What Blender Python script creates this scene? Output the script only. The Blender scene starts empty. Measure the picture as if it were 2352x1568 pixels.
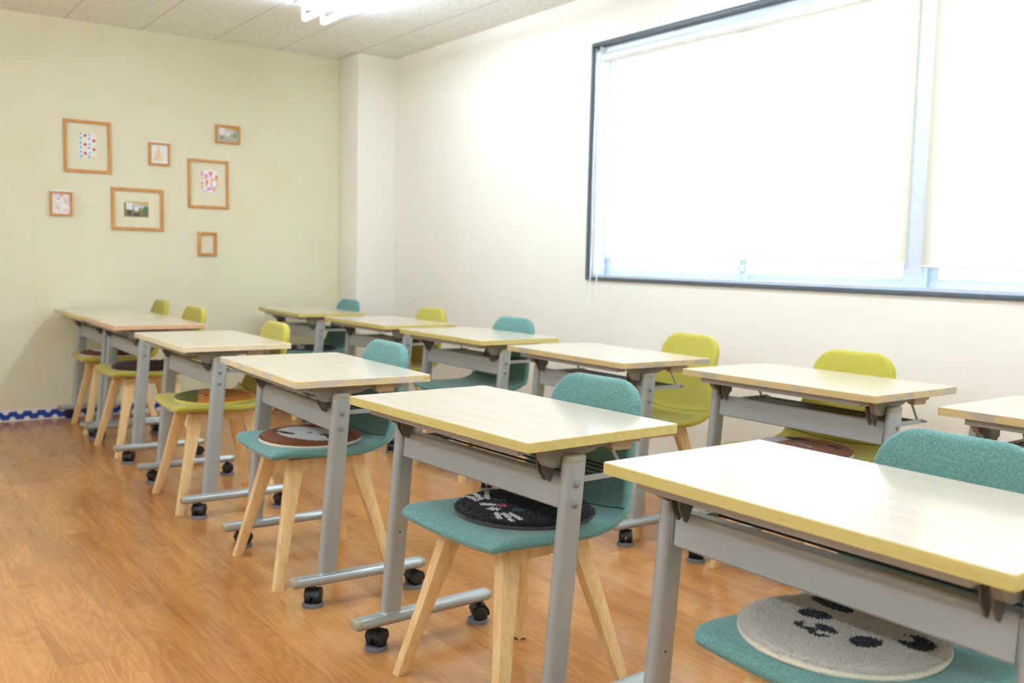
import bpy, bmesh, math, random
from mathutils import Vector, Matrix, noise as mnoise
random.seed(7)
sc = bpy.context.scene
COL = sc.collection
PI = math.pi

# ------------------------------------------------------------------ helpers
def lin(c):
    return c / 12.92 if c <= 0.04045 else ((c + 0.055) / 1.055) ** 2.4
def rgb(r, g, b):
    return (lin(r / 255), lin(g / 255), lin(b / 255), 1.0)

class NT:
    """small node-tree builder"""
    def __init__(self, name):
        self.m = bpy.data.materials.new(name)
        self.m.use_nodes = True
        self.t = self.m.node_tree
        self.t.nodes.clear()
        self.out = self.t.nodes.new('ShaderNodeOutputMaterial')
    def n(self, typ, **kw):
        nd = self.t.nodes.new('ShaderNode' + typ)
        for k, v in kw.items():
            if k in nd.inputs.keys() and not hasattr(nd, k):
                nd.inputs[k].default_value = v
            else:
                setattr(nd, k, v)
        return nd
    def l(self, a, b):
        self.t.links.new(a, b)
    def val(self, sock, v):
        if hasattr(v, 'is_output') or isinstance(v, bpy.types.NodeSocket):
            self.l(v, sock)
        else:
            sock.default_value = v
    def math(self, op, a, b=None, c=None, clamp=False):
        nd = self.n('Math', operation=op); nd.use_clamp = clamp
        self.val(nd.inputs[0], a)
        if b is not None: self.val(nd.inputs[1], b)
        if c is not None: self.val(nd.inputs[2], c)
        return nd.outputs[0]
    def mix(self, f, a, b, blend='MIX'):
        nd = self.n('Mix', data_type='RGBA', blend_type=blend)
        self.val(nd.inputs[0], f); self.val(nd.inputs[6], a); self.val(nd.inputs[7], b)
        return nd.outputs[2]
    def coord(self, kind='Object', scale=(1, 1, 1), loc=(0, 0, 0)):
        if kind == 'World':
            src = self.n('NewGeometry').outputs['Position']
        else:
            src = self.n('TexCoord').outputs[kind]
        mp = self.n('Mapping')
        mp.inputs['Scale'].default_value = scale
        mp.inputs['Location'].default_value = loc
        self.l(src, mp.inputs['Vector'])
        return mp.outputs['Vector']
    def noise(self, vec, scale=5, detail=3, rough=0.5, dist=0.0, w=None):
        nd = self.n('TexNoise')
        if w is not None:
            nd.noise_dimensions = '4D'; self.val(nd.inputs['W'], w)
        self.l(vec, nd.inputs['Vector'])
        nd.inputs['Scale'].default_value = scale
        nd.inputs['Detail'].default_value = detail
        nd.inputs['Roughness'].default_value = rough
        nd.inputs['Distortion'].default_value = dist
        return nd.outputs['Fac']
    def ramp(self, f, stops):
        nd = self.n('ValToRGB')
        el = nd.color_ramp.elements
        while len(el) < len(stops): el.new(0.5)
        for e, (p, c) in zip(el, stops):
            e.position = p; e.color = c if len(c) == 4 else (*c, 1)
        self.l(f, nd.inputs['Fac'])
        return nd.outputs['Color']
    def bump(self, h, strength=0.2, dist=0.01):
        nd = self.n('Bump')
        nd.inputs['Strength'].default_value = strength
        nd.inputs['Distance'].default_value = dist
        self.l(h, nd.inputs['Height'])
        return nd.outputs['Normal']
    def principled(self, color, rough=0.5, metal=0.0, spec=0.5, normal=None, sheen=0.0, coat=0.0):
        p = self.n('BsdfPrincipled')
        self.val(p.inputs['Base Color'], color)
        self.val(p.inputs['Roughness'], rough)
        p.inputs['Metallic'].default_value = metal
        p.inputs['Specular IOR Level'].default_value = spec
        p.inputs['Sheen Weight'].default_value = sheen
        p.inputs['Coat Weight'].default_value = coat
        if normal is not None: self.l(normal, p.inputs['Normal'])
        self.l(p.outputs[0], self.out.inputs['Surface'])
        return p

def simple(name, col, rough=0.5, metal=0.0, spec=0.5, var=0.06, scale=30):
    t = NT(name)
    f = t.noise(t.coord(), scale, 3)
    k = t.ramp(f, [(0.3, tuple(c * (1 - var) for c in col[:3])), (0.7, tuple(min(1, c * (1 + var)) for c in col[:3]))])
    t.principled(k, rough, metal, spec)
    return t.m

# ------------------------------------------------------------------ materials
M = {}
def mat_floor():
    t = NT('oak_floor')
    br = t.n('TexBrick', offset=0.37, offset_frequency=2, squash=1.0)
    t.l(t.coord('World', (1, 1, 1), (0.61, 0.164, 0)), br.inputs['Vector'])
    br.inputs['Color1'].default_value = (0, 0, 0, 1)
    br.inputs['Color2'].default_value = (1, 1, 1, 1)
    br.inputs['Mortar'].default_value = (0.5, 0.5, 0.5, 1)
    br.inputs['Scale'].default_value = 1.0
    br.inputs['Brick Width'].default_value = 0.94
    br.inputs['Row Height'].default_value = 0.19
    br.inputs['Mortar Size'].default_value = 0.0007
    br.inputs['Mortar Smooth'].default_value = 0.3
    rnd = br.outputs['Color']; mort = br.outputs['Fac']
    w = t.math('MULTIPLY', rnd, 37.0)
    broad = t.noise(t.coord('World', (1.0, 7.5, 1)), 1.0, 2, 0.5, 0.5, w)
    rings = t.math('SINE', t.math('MULTIPLY', broad, 130.0))
    rings = t.math('MULTIPLY_ADD', rings, 0.5, 0.5)
    fine = t.noise(t.coord('World', (5, 130, 1)), 1.0, 3, 0.6, 0.2, w)
    blot = t.noise(t.coord('World', (1.6, 5.5, 1)), 1.0, 3, 0.55, 0.3)
    f = t.math('ADD', t.math('MULTIPLY', broad, 0.40), t.math('MULTIPLY', fine, 0.30))
    f = t.math('ADD', f, t.math('MULTIPLY', rings, 0.055))
    f = t.math('ADD', f, t.math('MULTIPLY', blot, 0.25))
    f = t.math('ADD', f, t.math('MULTIPLY', rnd, 0.08))
    c = t.ramp(f, [(0.30, rgb(134, 84, 42)), (0.46, rgb(166, 110, 58)), (0.58, rgb(184, 127, 70)), (0.76, rgb(202, 150, 90))])
    c = t.mix(t.math('MULTIPLY', mort, 0.35), c, rgb(120, 75, 40))
    ro = t.math('MULTIPLY_ADD', fine, 0.12, 0.13)
    nb = t.bump(t.math('SUBTRACT', fine, t.math('MULTIPLY', mort, 1.0)), 0.12, 0.002)
    t.principled(c, ro, 0, 0.5, nb)
    return t.m
M['floor'] = mat_floor()

def mat_wall_green():
    t = NT('green_wallpaper')
    a = t.noise(t.coord('World', (1, 1.2, 1.1)), 1.5, 4, 0.55)
    b = t.noise(t.coord('World', (1, 3.2, 2.6)), 1.7, 3, 0.5)
    c = t.ramp(t.math('ADD', t.math('MULTIPLY', a, 0.6), t.math('MULTIPLY', b, 0.4)),
               [(0.34, rgb(229, 221, 186)), (0.5, rgb(231, 226, 198)), (0.66, rgb(226, 228, 194))])
    wv = t.noise(t.coord('World', (1, 240, 240)), 1.0, 2)
    # paper joints about every 0.92 m
    y = t.n('SeparateXYZ'); t.l(t.n('NewGeometry').outputs['Position'], y.inputs[0])
    fr = t.math('FRACT', t.math('MULTIPLY_ADD', y.outputs['Y'], 1 / 0.92, 10.63))
    seam = t.math('LESS_THAN', fr, 0.004)
    c = t.mix(t.math('MULTIPLY', seam, 0.12), c, rgb(170, 165, 125))
    t.principled(c, 0.75, 0, 0.25, t.bump(wv, 0.12, 0.001))
    return t.m
M['green'] = mat_wall_green()

def mat_wall_cream():
    t = NT('cream_wallpaper')
    a = t.noise(t.coord('World', (1, 1, 1)), 1.4, 5, 0.6)
    c = t.ramp(a, [(0.35, rgb(241, 236, 220)), (0.65, rgb(244, 240, 226))])
    s = t.noise(t.coord('World', (1.2, 1, 3)), 3.0, 5, 0.65)
    smudge = t.math('GREATER_THAN', s, 0.72)
    c = t.mix(t.math('MULTIPLY', smudge, 0.12), c, rgb(205, 196, 172))
    wv = t.noise(t.coord('World', (240, 240, 240)), 1.0, 2)
    t.principled(c, 0.7, 0, 0.25, t.bump(wv, 0.1, 0.001))
    return t.m
M['cream'] = mat_wall_cream()

def mat_ceiling():
    t = NT('acoustic_tile')
    pos = t.n('NewGeometry').outputs['Position']
    s = t.n('SeparateXYZ'); t.l(pos, s.inputs[0])
    fy = t.math('FRACT', t.math('MULTIPLY_ADD', s.outputs['Y'], 1 / 0.47, 20.724))
    # joint lines along the room, narrow: |fract-0.5| near 0.5
    dy = t.math('ABSOLUTE', t.math('SUBTRACT', fy, 0.5))
    ly = t.math('GREATER_THAN', dy, 0.4925)
    row = t.math('FLOOR', t.math('MULTIPLY_ADD', s.outputs['Y'], 1 / 0.47, 20.724))
    fx = t.math('FRACT', t.math('ADD', t.math('MULTIPLY_ADD', s.outputs['X'], 1 / 1.12, 20.33), t.math('MULTIPLY', t.math('MODULO', row, 2.0), 0.5)))
    dx = t.math('ABSOLUTE', t.math('SUBTRACT', fx, 0.5))
    lx = t.math('MULTIPLY', t.math('GREATER_THAN', dx, 0.4975), 0.5)
    line = t.math('MAXIMUM', ly, lx)
    v = t.noise(t.coord('World', (40, 75, 1)), 1.0, 3, 0.6, 0.8)
    pit = t.ramp(v, [(0.54, (0, 0, 0)), (0.64, (1, 1, 1))])
    c = t.mix(t.math('MULTIPLY', pit, 0.34), rgb(243, 245, 238), rgb(176, 172, 158))
    c = t.mix(t.math('MULTIPLY', line, 0.55), c, rgb(150, 142, 122))
    h = t.math('SUBTRACT', 1.0, t.math('ADD', t.math('MULTIPLY', pit, 0.7), line))
    t.principled(c, 0.85, 0, 0.2, t.bump(h, 0.5, 0.004))
    return t.m
M['ceiling'] = mat_ceiling()
M['fill_wall'] = simple('unseen_wall_fill_tone', rgb(216, 213, 202), 0.75, 0, 0.25, 0.04, 4)  # unseen walls, tone picked for the fill light they bounce

def mat_laminate(name, c1, c2, rough=0.24, edge=None):
    t = NT(name)
    g = t.noise(t.coord('Object', (1.2, 26, 26)), 2.0, 5, 0.6, 0.4)
    f = t.noise(t.coord('Object', (4, 150, 150)), 2.0, 3, 0.6)
    k = t.math('ADD', t.math('MULTIPLY', g, 0.7), t.math('MULTIPLY', f, 0.3))
    c = t.ramp(k, [(0.38, c1), (0.62, c2)])
    if edge:
        wn = t.noise(t.coord('Object', (5, 5, 9), (edge[1], 0, 0)), 2.2, 5, 0.7)
        wm = t.ramp(wn, [(edge[2], (0, 0, 0)), (edge[2] + 0.06, (1, 1, 1))])
        c = t.mix(wm, c, edge[0])
    t.principled(c, rough, 0, 0.8 if rough < .3 else .5)
    return t.m
M['top'] = mat_laminate('maple_laminate', rgb(208, 194, 171), rgb(215, 203, 183), 0.17)
M['edge_yellow'] = mat_laminate('yellow_edge_band', rgb(196, 178, 100), rgb(211, 195, 124), 0.4)
M['edge_worn'] = mat_laminate('worn_edge_band', rgb(218, 198, 140), rgb(226, 210, 158), 0.4, (rgb(205, 196, 178), 0.3, 0.46))
M['edge_cream'] = mat_laminate('cream_edge_band', rgb(222, 206, 158), rgb(230, 218, 178), 0.4, (rgb(222, 206, 180), 1.3, 0.5))
M['edge_pink'] = mat_laminate('tan_pink_edge_band', rgb(206, 166, 124), rgb(216, 180, 140), 0.4)
M['edge_tan'] = mat_laminate('tan_edge_band', rgb(196, 172, 118), rgb(212, 190, 136), 0.4, (rgb(178, 168, 146), 2.3, 0.5))

def mat_metal(name, col, rough=0.36, metal=0.35, spec=0.5):
    t = NT(name)
    f = t.noise(t.coord('Object', (1, 1, 1)), 900, 2, 0.6)
    c = t.ramp(f, [(0.3, tuple(x * 0.93 for x in col[:3])), (0.7, tuple(min(1, x * 1.07) for x in col[:3]))])
    t.principled(c, rough, metal, spec)
    return t.m
M['silver'] = mat_metal('silver_paint', rgb(170, 176, 174), 0.33, 0.35)
M['panel'] = mat_metal('panel_paint', rgb(166, 170, 167), 0.45, 0.15)
M['bolt'] = simple('zinc_bolt', rgb(142, 146, 144), 0.4, 0.4)
M['cap'] = simple('olive_grey_plastic', rgb(158, 154, 130), 0.3)
M['bracket'] = simple('dark_bracket_paint', rgb(142, 138, 126), 0.45, 0.15)
M['hook'] = simple('dark_latch_steel', rgb(108, 105, 98), 0.4, 0.3)
M['lever'] = simple('tan_lever_plastic', rgb(176, 158, 124), 0.4)
M['rod'] = simple('dark_wire', rgb(62, 62, 64), 0.35, 0.4)
M['chrome'] = simple('bright_rail', rgb(190, 190, 192), 0.18, 0.8)
M['black'] = simple('black_plastic', rgb(26, 26, 27), 0.4)
M['cup'] = simple('grey_cup_rubber', rgb(112, 112, 116), 0.5)
M['screw'] = simple('dark_screw', rgb(60, 56, 50), 0.35, 0.6)
M['sticker'] = simple('tan_sticker', rgb(206, 178, 96), 0.6)

def mat_fabric(name, base, dark, light):
    t = NT(name)
    a = t.noise(t.coord('Object', (260, 260, 620)), 1.0, 3, 0.7)
    b = t.noise(t.coord('Object', (700, 700, 120)), 1.0, 2, 0.6)
    k = t.math('ADD', t.math('MULTIPLY', a, 0.55), t.math('MULTIPLY', b, 0.45))
    c = t.ramp(k, [(0.36, dark), (0.5, base), (0.64, light)])
    t.principled(c, 0.9, 0, 0.15, t.bump(k, 0.35, 0.0015), sheen=0.25)
    return t.m
M['teal'] = mat_fabric('teal_heather_fabric', rgb(100, 146, 138), rgb(78, 121, 114), rgb(136, 176, 168))
M['yellow'] = mat_fabric('lime_yellow_fabric', rgb(184, 173, 70), rgb(166, 156, 52), rgb(198, 187, 90))
M['seam'] = simple('teal_seam', rgb(60, 100, 98), 0.9)

def mat_wood(name, c1, c2, c3, rough=0.4):
    t = NT(name)
    a = t.noise(t.coord('Object', (22, 22, 2.4)), 2.0, 4, 0.6, 0.8)
    b = t.noise(t.coord('Object', (160, 160, 7)), 1.0, 3, 0.6)
    k = t.math('ADD', t.math('MULTIPLY', a, 0.65), t.math('MULTIPLY', b, 0.35))
    c = t.ramp(k, [(0.36, c1), (0.5, c2), (0.66, c3)])
    t.principled(c, rough, 0, 0.45)
    return t.m
M['beech'] = mat_wood('beech_wood', rgb(216, 174, 114), rgb(228, 191, 132), rgb(236, 204, 150))
M['frame_wood'] = mat_wood('honey_oak', rgb(190, 130, 58), rgb(206, 148, 76), rgb(218, 166, 96), 0.5)
M['felt'] = simple('brown_felt', rgb(88, 58, 40), 0.95)

M['trim'] = simple('charcoal_trim_paint', rgb(84, 94, 100), 0.35)
M['alu'] = simple('white_aluminium', rgb(208, 216, 224), 0.35, 0.1)
M['white'] = simple('white_enamel', rgb(226, 225, 220), 0.4)
M['paper'] = simple('white_card', rgb(242, 241, 238), 0.7)
M['bead'] = simple('white_bead_chain', rgb(245, 244, 240), 0.3)

def mat_blind():
    t = NT('blind_cloth')
    wv = t.noise(t.coord('World', (500, 1, 500)), 1.0, 2)
    k = t.ramp(wv, [(0.3, (0.76, 0.70, 0.585)), (0.7, (0.83, 0.765, 0.645))])
    d = t.n('BsdfDiffuse'); t.l(k, d.inputs['Color'])
    tr = t.n('BsdfTranslucent'); t.l(k, tr.inputs['Color'])
    m = t.n('MixShader'); m.inputs[0].default_value = 0.62
    t.l(d.outputs[0], m.inputs[1]); t.l(tr.outputs[0], m.inputs[2])
    t.l(m.outputs[0], t.out.inputs['Surface'])
    return t.m
M['blind'] = mat_blind()
def mat_glass():
    t = NT('window_glass')
    a = t.n('BsdfTransparent'); a.inputs['Color'].default_value = (0.93, 0.96, 0.96, 1)
    g = t.n('BsdfGlossy'); g.inputs['Roughness'].default_value = 0.02
    m = t.n('MixShader'); m.inputs[0].default_value = 0.05
    t.l(a.outputs[0], m.inputs[1]); t.l(g.outputs[0], m.inputs[2])
    t.l(m.outputs[0], t.out.inputs['Surface'])
    return t.m
M['glass'] = mat_glass()
def mat_emit(name, col, s):
    t = NT(name)
    e = t.n('Emission'); e.inputs['Color'].default_value = col; e.inputs['Strength'].default_value = s
    t.l(e.outputs[0], t.out.inputs['Surface'])
    return t.m
TUBE = 30.5
M['tube'] = mat_emit('fluorescent_tube', (0.81, 0.968, 1.21, 1), TUBE)

def flat(name, col, rough=0.7):
    if name not in M:
        M[name] = simple(name, col, rough, 0, 0.3, 0.03, 60)
    return M[name]
def pile(name, col):
    if name not in M:
        t = NT(name)
        f = t.noise(t.coord('Object', (1, 1, 1)), 420, 3, 0.7)
        c = t.ramp(f, [(0.3, tuple(x * 0.72 for x in col[:3])), (0.7, tuple(min(1, x * 1.2) for x in col[:3]))])
        t.principled(c, 0.95, 0, 0.1, sheen=0.3)
        M[name] = t.m
    return M[name]

# ------------------------------------------------------------------ mesh helpers
def obj(name, bm, mats, parent=None, smooth=40, loc=None):
    me = bpy.data.meshes.new(name)
    bmesh.ops.recalc_face_normals(bm, faces=bm.faces[:])
    bm.to_mesh(me); bm.free()
    for m in (mats if isinstance(mats, (list, tuple)) else [mats]):
        me.materials.append(M[m] if isinstance(m, str) else m)
    if smooth:
        me.polygons.foreach_set('use_smooth', [True] * len(me.polygons))
        me.set_sharp_from_angle(angle=math.radians(smooth))
    o = bpy.data.objects.new(name, me)
    COL.objects.link(o)
    if parent is not None: o.parent = parent
    if loc: o.location = loc
    return o
def empty(name, loc=(0, 0, 0), rz=0.0):
    o = bpy.data.objects.new(name, None)
    o.empty_display_size = 0.1
    o.location = loc; o.rotation_euler = (0, 0, rz)
    COL.objects.link(o)
    return o
def tag(o, label=None, cat=None, group=None, kind=None):
    if label: o['label'] = label
    if cat: o['category'] = cat
    if group: o['group'] = group
    if kind: o['kind'] = kind
    return o
def struct(name, bm, mats, parent=None, smooth=40):
    o = obj(name, bm, mats, parent, smooth)
    if parent is None: o['kind'] = 'structure'
    return o
def dup(root, loc=None, rz=None):
    def cp(o, par):
        c = o.copy(); COL.objects.link(c)
        if par is not None: c.parent = par
        for ch in [x for x in ALLKIDS.get(o.name, [])]:
            cp(ch, c)
        return c
    ALLKIDS = {}
    for o in bpy.data.objects:
        if o.parent is not None: ALLKIDS.setdefault(o.parent.name, []).append(o)
    r = cp(root, None)
    if loc: r.location = loc
    if rz is not None: r.rotation_euler = (0, 0, rz)
    return r

def box(bm, x0, x1, y0, y1, z0, z1, bev=0.0, mi=0, seg=2):
    vs = [bm.verts.new((x, y, z)) for x in (x0, x1) for y in (y0, y1) for z in (z0, z1)]
    fs = []
    for q in ((0, 1, 3, 2), (4, 6, 7, 5), (0, 4, 5, 1), (2, 3, 7, 6), (0, 2, 6, 4), (1, 5, 7, 3)):
        f = bm.faces.new([vs[i] for i in q]); f.material_index = mi; fs.append(f)
    if bev:
        es = list({e for f in fs for e in f.edges})
        r = bmesh.ops.bevel(bm, geom=es, offset=bev, segments=seg, profile=0.5, affect='EDGES')
        for f in r['faces']: f.material_index = mi
    return bm
def loft(bm, loops, mi=0, caps=(True, True), closed=True):
    rows = [[bm.verts.new(p) for p in lp] for lp in loops]
    n = len(rows[0])
    for a, b in zip(rows[:-1], rows[1:]):
        for i in range(n if closed else n - 1):
            j = (i + 1) % n
            f = bm.faces.new((a[i], a[j], b[j], b[i])); f.material_index = mi
    if caps[0]:
        f = bm.faces.new(rows[0][::-1]); f.material_index = mi
    if caps[1]:
        f = bm.faces.new(rows[-1]); f.material_index = mi
    return rows
def frame_of(d):
    d = Vector(d).normalized()
    a = Vector((0, 0, 1)) if abs(d.z) < 0.9 else Vector((1, 0, 0))
    u = d.cross(a).normalized(); v = u.cross(d).normalized()
    return d, u, v
def tube(bm, pts, r, seg=10, mi=0, caps=(True, True)):
    pts = [Vector(p) for p in pts]; loops = []
    u = None
    for i, p in enumerate(pts):
        d = (pts[min(i + 1, len(pts) - 1)] - pts[max(i - 1, 0)]).normalized()
        if u is None: _, u, _ = frame_of(d)
        u = (u - d * u.dot(d)).normalized(); v = d.cross(u)
        rr = r[i] if isinstance(r, (list, tuple)) else r
        loops.append([p + (u * math.cos(2 * PI * k / seg) + v * math.sin(2 * PI * k / seg)) * rr for k in range(seg)])
    loft(bm, loops, mi, caps)
def disc_cyl(bm, c, axis, r, h, seg=24, mi=0, dome=0.0):
    d, u, v = frame_of(axis); c = Vector(c)
    prof = [(r, 0), (r, h - dome)] if not dome else [(r, 0), (r, h - dome), (r * 0.86, h - dome * 0.35), (r * 0.5, h)]
    loft(bm, [[c + d * z + (u * math.cos(2 * PI * k / seg) + v * math.sin(2 * PI * k / seg)) * rr for k in range(seg)] for rr, z in prof], mi)
def stadium(a, b, seg=8):
    """flat oval, total size a (first axis) by b (second axis), a >= b"""
    r = b / 2; s = a / 2 - r; pts = []
    for k in range(seg + 1):
        t = -PI / 2 + PI * k / seg
        pts.append((s + r * math.cos(t), r * math.sin(t)))
    for k in range(seg + 1):
        t = PI / 2 + PI * k / seg
        pts.append((-s + r * math.cos(t), r * math.sin(t)))
    return pts
def extrude_poly(bm, pts, axis, t0, t1, mi=0):
    """pts 2D -> prism along axis ('x','y','z')"""
    def P(a, b, t):
        return {'x': (t, a, b), 'y': (a, t, b), 'z': (a, b, t)}[axis]
    loft(bm, [[P(a, b, t0) for a, b in pts], [P(a, b, t1) for a, b in pts]], mi)
NB = bmesh.new

# ------------------------------------------------------------------ room (metres; X from the green wall, Y = 0 at the window wall)
HC = 2.559
RX, RY = 9.2, -6.2
WX0, WX1, WZ0, WZ1 = 2.588, 6.52, 0.993, 2.292
def build_room():
    bm = NB(); box(bm, -0.15, RX + .15, RY - .15, .15, -0.1, 0.0); struct('floor', bm, 'floor', smooth=0)
    bm = NB(); box(bm, -0.15, RX + .15, RY - .15, .15, HC, HC + 0.1); struct('ceiling', bm, 'ceiling', smooth=0)
    bm = NB(); box(bm, -0.15, 0, RY - .15, .15, 0, HC); struct('wall_left', bm, 'green', smooth=0)
    bm = NB(); box(bm, RX, RX + .15, RY - .15, .15, 0, HC); struct('wall_back', bm, 'fill_wall', smooth=0)
    bm = NB(); box(bm, 0, RX, RY - .15, RY, 0, HC); struct('wall_front', bm, 'fill_wall', smooth=0)
    bm = NB()
    box(bm, 0, WX0, 0, .15, 0, HC); box(bm, WX1, RX, 0, .15, 0, HC)
    box(bm, WX0, WX1, 0, .15, 0, WZ0); box(bm, WX0, WX1, 0, .15, WZ1, HC)
    struct('wall_right', bm, 'cream', smooth=0)
    bm = NB(); box(bm, 0.0, .3295, -.3213, 0, 0, HC, 0.006); struct('wall_pillar', bm, 'cream')
    # charcoal window trim: flat architrave plus its return into the opening
    bm = NB(); w = 0.02; p = -0.012; dp = 0.035
    box(bm, WX0, WX0 + .014, p, .004, WZ0 + w, WZ1 - w); box(bm, WX1 - .014, WX1, p, .004, WZ0 + w, WZ1 - w)
    box(bm, WX0, WX1, p, dp + .03, WZ1 - w, WZ1, .002); box(bm, WX0, WX1, p, .01, WZ0, WZ0 + w, .002)
    struct('trim_1', bm, 'trim')
    # aluminium window: frame, mullion, sashes, glass
    wn = empty('window_1', ((WX0 + WX1) / 2, 0.09, WZ0)); tag(wn, kind='structure')
    cx = (WX0 + WX1) / 2
    X = lambda x: x - cx
    Z = lambda z: z - WZ0
    bm = NB()
    a, b = WX0 + .02, WX1 - .02
    y0, y1 = -.055, .06
    a, b = WX0 + .002, WX1 - .002
    box(bm, X(a), X(a) + .05, -.084, y1, .034, Z(WZ1) - .05); box(bm, X(b) - .05, X(b), -.084, y1, .034, Z(WZ1) - .05)
    box(bm, X(a), X(b), y0, y1, Z(WZ1) - .05, Z(WZ1) - .021); box(bm, X(a), X(b), -.079, y1, .002, .034)
    box(bm, X(4.515), X(4.60), -.03, y1, .034, Z(WZ1) - .05)
    obj('window_frame', bm, 'alu', wn)
    for i, (s0, s1, yy) in enumerate(((2.642, 3.665, .0), (3.615, 4.515, .025), (4.60, 5.56, .0), (5.51, 6.47, .025))):
        bm = NB(); t = .045
        box(bm, X(s0), X(s0) + t, yy, yy + .025, .0345, Z(2.235), .002); box(bm, X(s1) - t, X(s1), yy, yy + .025, .0345, Z(2.235), .002)
        box(bm, X(s0) + t, X(s1) - t, yy, yy + .025, .0345, .066); box(bm, X(s0) + t, X(s1) - t, yy, yy + .025, Z(2.20), Z(2.235))
        s = obj('sash', bm, 'alu', wn)
        bm = NB(); box(bm, X(s0) + t, X(s1) - t, yy + .010, yy + .015, .066, Z(2.20)); obj('pane', bm, 'glass', s, 0)
    bm = NB(); box(bm, X(3.625), X(3.655), -.03, .0, .075, .105, .004); box(bm, X(3.632), X(3.645), -.045, -.02, .06, .085, .003)
    obj('crescent_lock', bm, 'alu', wn)
build_room()

# scalloped blue paper border along the foot of the green wall
def border():
    bm = NB(); x = 0.0015; y0, y1 = -5.2, -.325; H = .073
    box(bm, 0.0005, x, y0, y1, 0.0, H, mi=0)
    n = 24
    def poly(pts, xx, mi):
        f = bm.faces.new([bm.verts.new((xx, a, b)) for a, b in pts]); f.material_index = mi
    for k in range(int((y1 - y0) / .0825)):
        c = y0 + .04 + k * .0825
        poly([(c - .04125, .007), (c + .04125, .007), (c + .04125, .062), (c - .04125, .062)], x + .0003, 1)
        poly([(c + .0185 * math.cos(PI + PI * i / n), .063 + .021 * math.sin(PI + PI * i / n)) for i in range(n + 1)], x + .0006, 0)
        b = c + .038
        if b + .02 < y1:
            poly([(b + .0185 * math.cos(PI * i / n), .006 + .021 * math.sin(PI * i / n)) for i in range(n + 1)], x + .0006, 0)
        for q, zz in ((.038, .050), (-.002, .018)):
            for s in (-.004, .004):
                poly([(c + q + s + .0026 * math.cos(2 * PI * i / 8), zz + .0026 * math.sin(2 * PI * i / 8)) for i in range(8)], x + .0006, 2)
    o = struct('paper_border_left', bm, ['paper', flat('royal_blue_paper', rgb(42, 72, 158)), flat('red_dot_print', rgb(176, 72, 96))], smooth=0)
border()

# ------------------------------------------------------------------ roller blinds
def blind(x0, x1, zb, label, chain=None):
    r = empty('roller_blind', ((x0 + x1) / 2, .03, 2.24))
    tag(r, label, 'blind', 'roller blinds over the window')
    c = (x0 + x1) / 2
    bm = NB(); tube(bm, [(x0 - .03 - c, 0, -.03), (x1 + .03 - c, 0, -.03)], .026, 20)
    obj('roller', bm, 'white', r)
    for s in (x0 - .035, x1 + .03):
        bm = NB(); box(bm, s - c, s - c + .005, -.028, .028, -.06, .03); obj('bracket', bm, 'white', r)
    bm = NB(); n = 8
    box(bm, x0 - c, x1 - c, .0185, .0195, zb + .012 - 2.24, -.02); obj('cloth', bm, 'blind', r, 0)
    bm = NB(); extrude_poly(bm, [(.019 + p, zb + .008 - 2.24 + q) for p, q in stadium(.016, .010, 6)], 'x', x0 - c, x1 - c)
    obj('bottom_rail', bm, flat('pale_blind_rail', rgb(226, 224, 216)), r)
    if chain:
        bm = NB(); xa, xb, zl = chain; pts = []
        m = (xa + xb) / 2
        for k in range(12): pts.append((xa - c + .004 * math.sin(k), -.062 - .004, -.06 + (zl + .05 - 2.18) * k / 11 ))
        for k in range(1, 8):
            t = PI + PI * k / 8; pts.append((m - c + (xb - xa) / 2 * math.cos(t), -.066, zl + .05 - 2.24 + .05 * math.sin(t)))
        for k in range(12): pts.append((xb - c, -.062 - .004, zl + .05 - 2.24 - (zl + .05 - 2.18) * k / 11))
        tube(bm, pts, .0028, 6); obj('pull_chain', bm, 'bead', r)
blind(2.683, 4.523, 1.112, 'lowered white roller blind on the left window half with a pull chain', (2.662, 2.715, .81))
blind(4.594, 6.40, 1.100, 'lowered white roller blind cut off by the right edge of the photo')

# ------------------------------------------------------------------ ceiling lights
def light_fixture(x, y, label, group):
    r = empty('ceiling_light', (x + .8, y, HC)); tag(r, label, 'light', group)
    bm = NB()
    extrude_poly(bm, [(-.115, 0), (.115, 0), (.11, -.016), (.03, -.034), (-.03, -.034), (-.11, -.016)], 'x', -.62, .62)
    obj('housing', bm, 'white', r, 20)
    for s in (-.06, .06):
        bm = NB(); tube(bm, [(-.585, s, -.097), (.585, s, -.097)], .0145, 14); tb = obj('tube', bm, 'tube', r)
        for e in (-1, 1):
            bm = NB()
            tube(bm, [(e * .583, s, -.097), (e * .605, s, -.097)], .0155, 14)
            box(bm, min(e * .60, e * .62), max(e * .60, e * .62), s - .008, s + .008, -.108, -.02)
            obj('socket', bm, 'white', tb)
light_fixture(1.39 - .2, -1.13, 'twin tube fluorescent light on the ceiling above the far desks', 'ceiling lights')
for (x, y) in ((3.3, -1.13), (5.4, -1.13), (7.5, -1.13), (2.9, -3.1), (7.4, -3.4), (1.0, -4.9), (3.1, -4.9), (5.2, -4.9), (7.3, -4.9)):  # unseen fixtures, added to bring the room up in brightness
    light_fixture(x, y, 'added unseen twin tube light beyond the frame, there to brighten the room', 'ceiling lights')

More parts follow.
